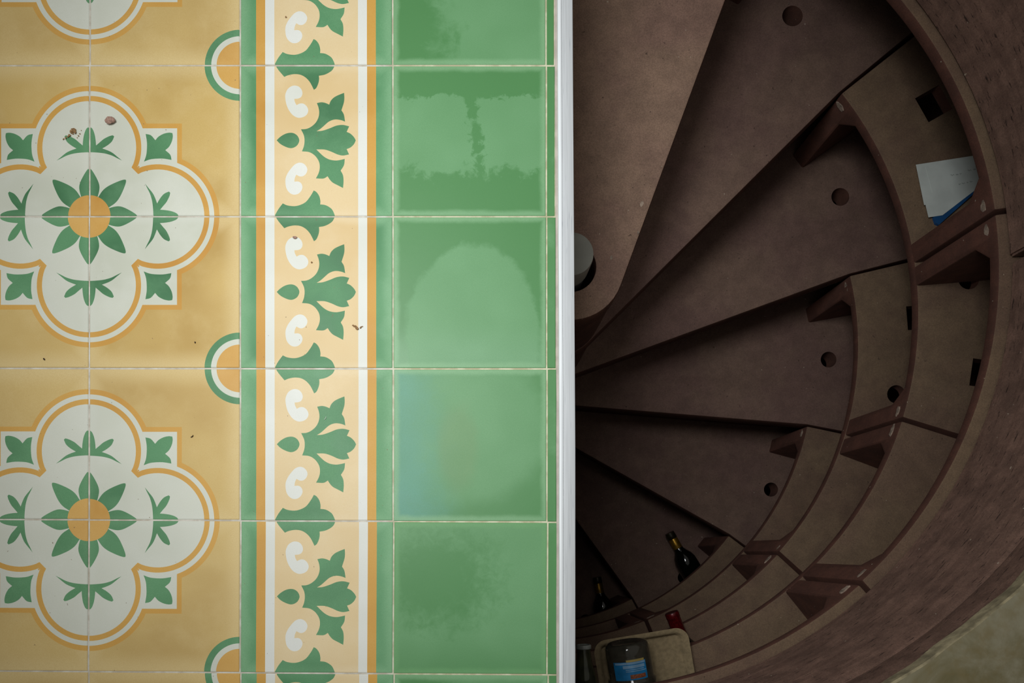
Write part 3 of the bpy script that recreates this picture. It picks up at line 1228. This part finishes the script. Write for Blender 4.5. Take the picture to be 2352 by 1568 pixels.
# ------------------------------------------------------------------ DEBRIS on the tiles
def blob(name, px, py, sz, flat, mat, seed, parent=None, sub=2, elong=1.0, rz=0.0):
    rnd = random.Random(seed)
    bm = bmesh.new()
    bmesh.ops.create_icosphere(bm, subdivisions=sub, radius=1)
    ph = [rnd.uniform(0, 6) for _ in range(6)]
    p = wp(px, py)
    for v in bm.verts:
        c = v.co
        f = 1 + .22 * sin(2.1 * c.x + ph[0]) * cos(1.7 * c.y + ph[1]) + .12 * sin(4.3 * c.y + ph[2]) + .1 * sin(5 * c.x + ph[3]) + rnd.uniform(-.05, .05)
        v.co = Vector((c.x * f * elong, c.y * f, c.z * f * flat)) * sz
    lo = min(v.co.z for v in bm.verts)
    for v in bm.verts:
        v.co.z -= lo
    o = from_bm(name, bm, mat, parent, smooth=35)
    o.location = (p.x, p.y, .0003) if parent is None else (p.x - parent.location.x, p.y - parent.location.y, 0)
    o.rotation_euler = (0, 0, rz)
    return o


tag(blob('pebble', 255.5, 280, .0052, .6, M['pebble'], 3, elong=1.15, rz=.2), 'small reddish brown stone on the white lobe of the upper medallion', 'stone')
cr = tag(empty('crumb', wp(168, 308) + Vector((0, 0, .0003))), 'crumbly brown soil clump beside the small stone on the upper medallion', 'crumb')
for i, (x, y, s_) in enumerate(((171, 301, .0026), (165, 304, .002), (174, 305, .0018), (161, 312, .0016), (158, 315, .0013), (152, 318, .0012), (168, 308, .0012), (184, 308, .0008), (181, 313, .0009), (178, 317, .0006), (147, 320, .001), (187, 300, .0005))):
    blob('grain', x, y, s_, .6, M['crumb'], 20 + i, cr, 1, 1.3, i)
cr2 = tag(empty('crumb', wp(821, 752) + Vector((0, 0, .0003))), 'flaky tan crumb beside the right white stripe, middle border tile', 'crumb')
for i, (x, y, s_, e_) in enumerate(((820, 754, .0022, 1.5), (815, 749, .0014, 1.8), (811, 747, .0009, 1.5), (829, 752, .0012, 1.8), (833, 750, .0007, 1.4))):
    blob('grain', x, y, s_, .5, M['crumb'], 40 + i, cr2, 1, e_, -.5 + .4 * i)
tag(blob('chip', 678, 546, .0021, .5, M['pebble'], 51, sub=1, elong=1.4), 'grey brown flake at the top of the white comma, third border tile', 'crumb')
tag(blob('seed', 448.5, 786.5, .0013, .7, M['twig'], 52, sub=1, elong=.7), 'tiny dark seed on the ochre tile left of the green border', 'seed')
tag(blob('seed', 102.5, 825, .0012, .7, M['twig'], 53, sub=1, elong=1.4, rz=-.8), 'tiny dark seed on the ochre tile at far left below the upper medallion', 'seed')
tag(blob('soil_speck', 657, 40.5, .0013, .6, M['crumb'], 54, sub=1), 'brown speck on the topmost border tile beside the white comma', 'crumb')
tag(blob('soil_speck', 716, 603, .0012, .6, M['crumb'], 55, sub=1), 'brown speck right of the upper white comma, third border tile', 'crumb')


def bent(name, pts, rad, mat):
    """thin tube through photo points lying on the floor"""
    vs, fs = [], []
    ns = 6
    P = [wp(x, y, rad * .9 + .0003) for x, y in pts]
    for i, p in enumerate(P):
        t = (P[min(i + 1, len(P) - 1)] - P[max(i - 1, 0)]).normalized()
        s = t.cross(Vector((0, 0, 1)))
        rr = rad * (.45 if i in (0, len(P) - 1) else 1)
        for j in range(ns):
            a = 2 * pi * j / ns
            vs.append(p + (s * cos(a) + Vector((0, 0, 1)) * sin(a)) * rr)
    for i in range(len(P) - 1):
        for j in range(ns):
            fs.append((i * ns + j, i * ns + (j + 1) % ns, (i + 1) * ns + (j + 1) % ns, (i + 1) * ns + j))
    fs.append(tuple(range(ns))[::-1]); fs.append(tuple((len(P) - 1) * ns + j for j in range(ns)))
    return obj(name, vs, fs, mat, smooth=60)


tag(bent('husk', [(437.5, 1004), (440, 1003), (442.5, 1001), (443.5, 998.5)], .0006, M['twig']), 'tiny curled dark husk on the ochre tile right of the lower medallion', 'husk')
tag(bent('thread', [(744, 963), (746.5, 962), (748.5, 959), (748.5, 956)], .0003, M['white_thread']), 'short white thread on the green leaf of the fourth border tile', 'thread')
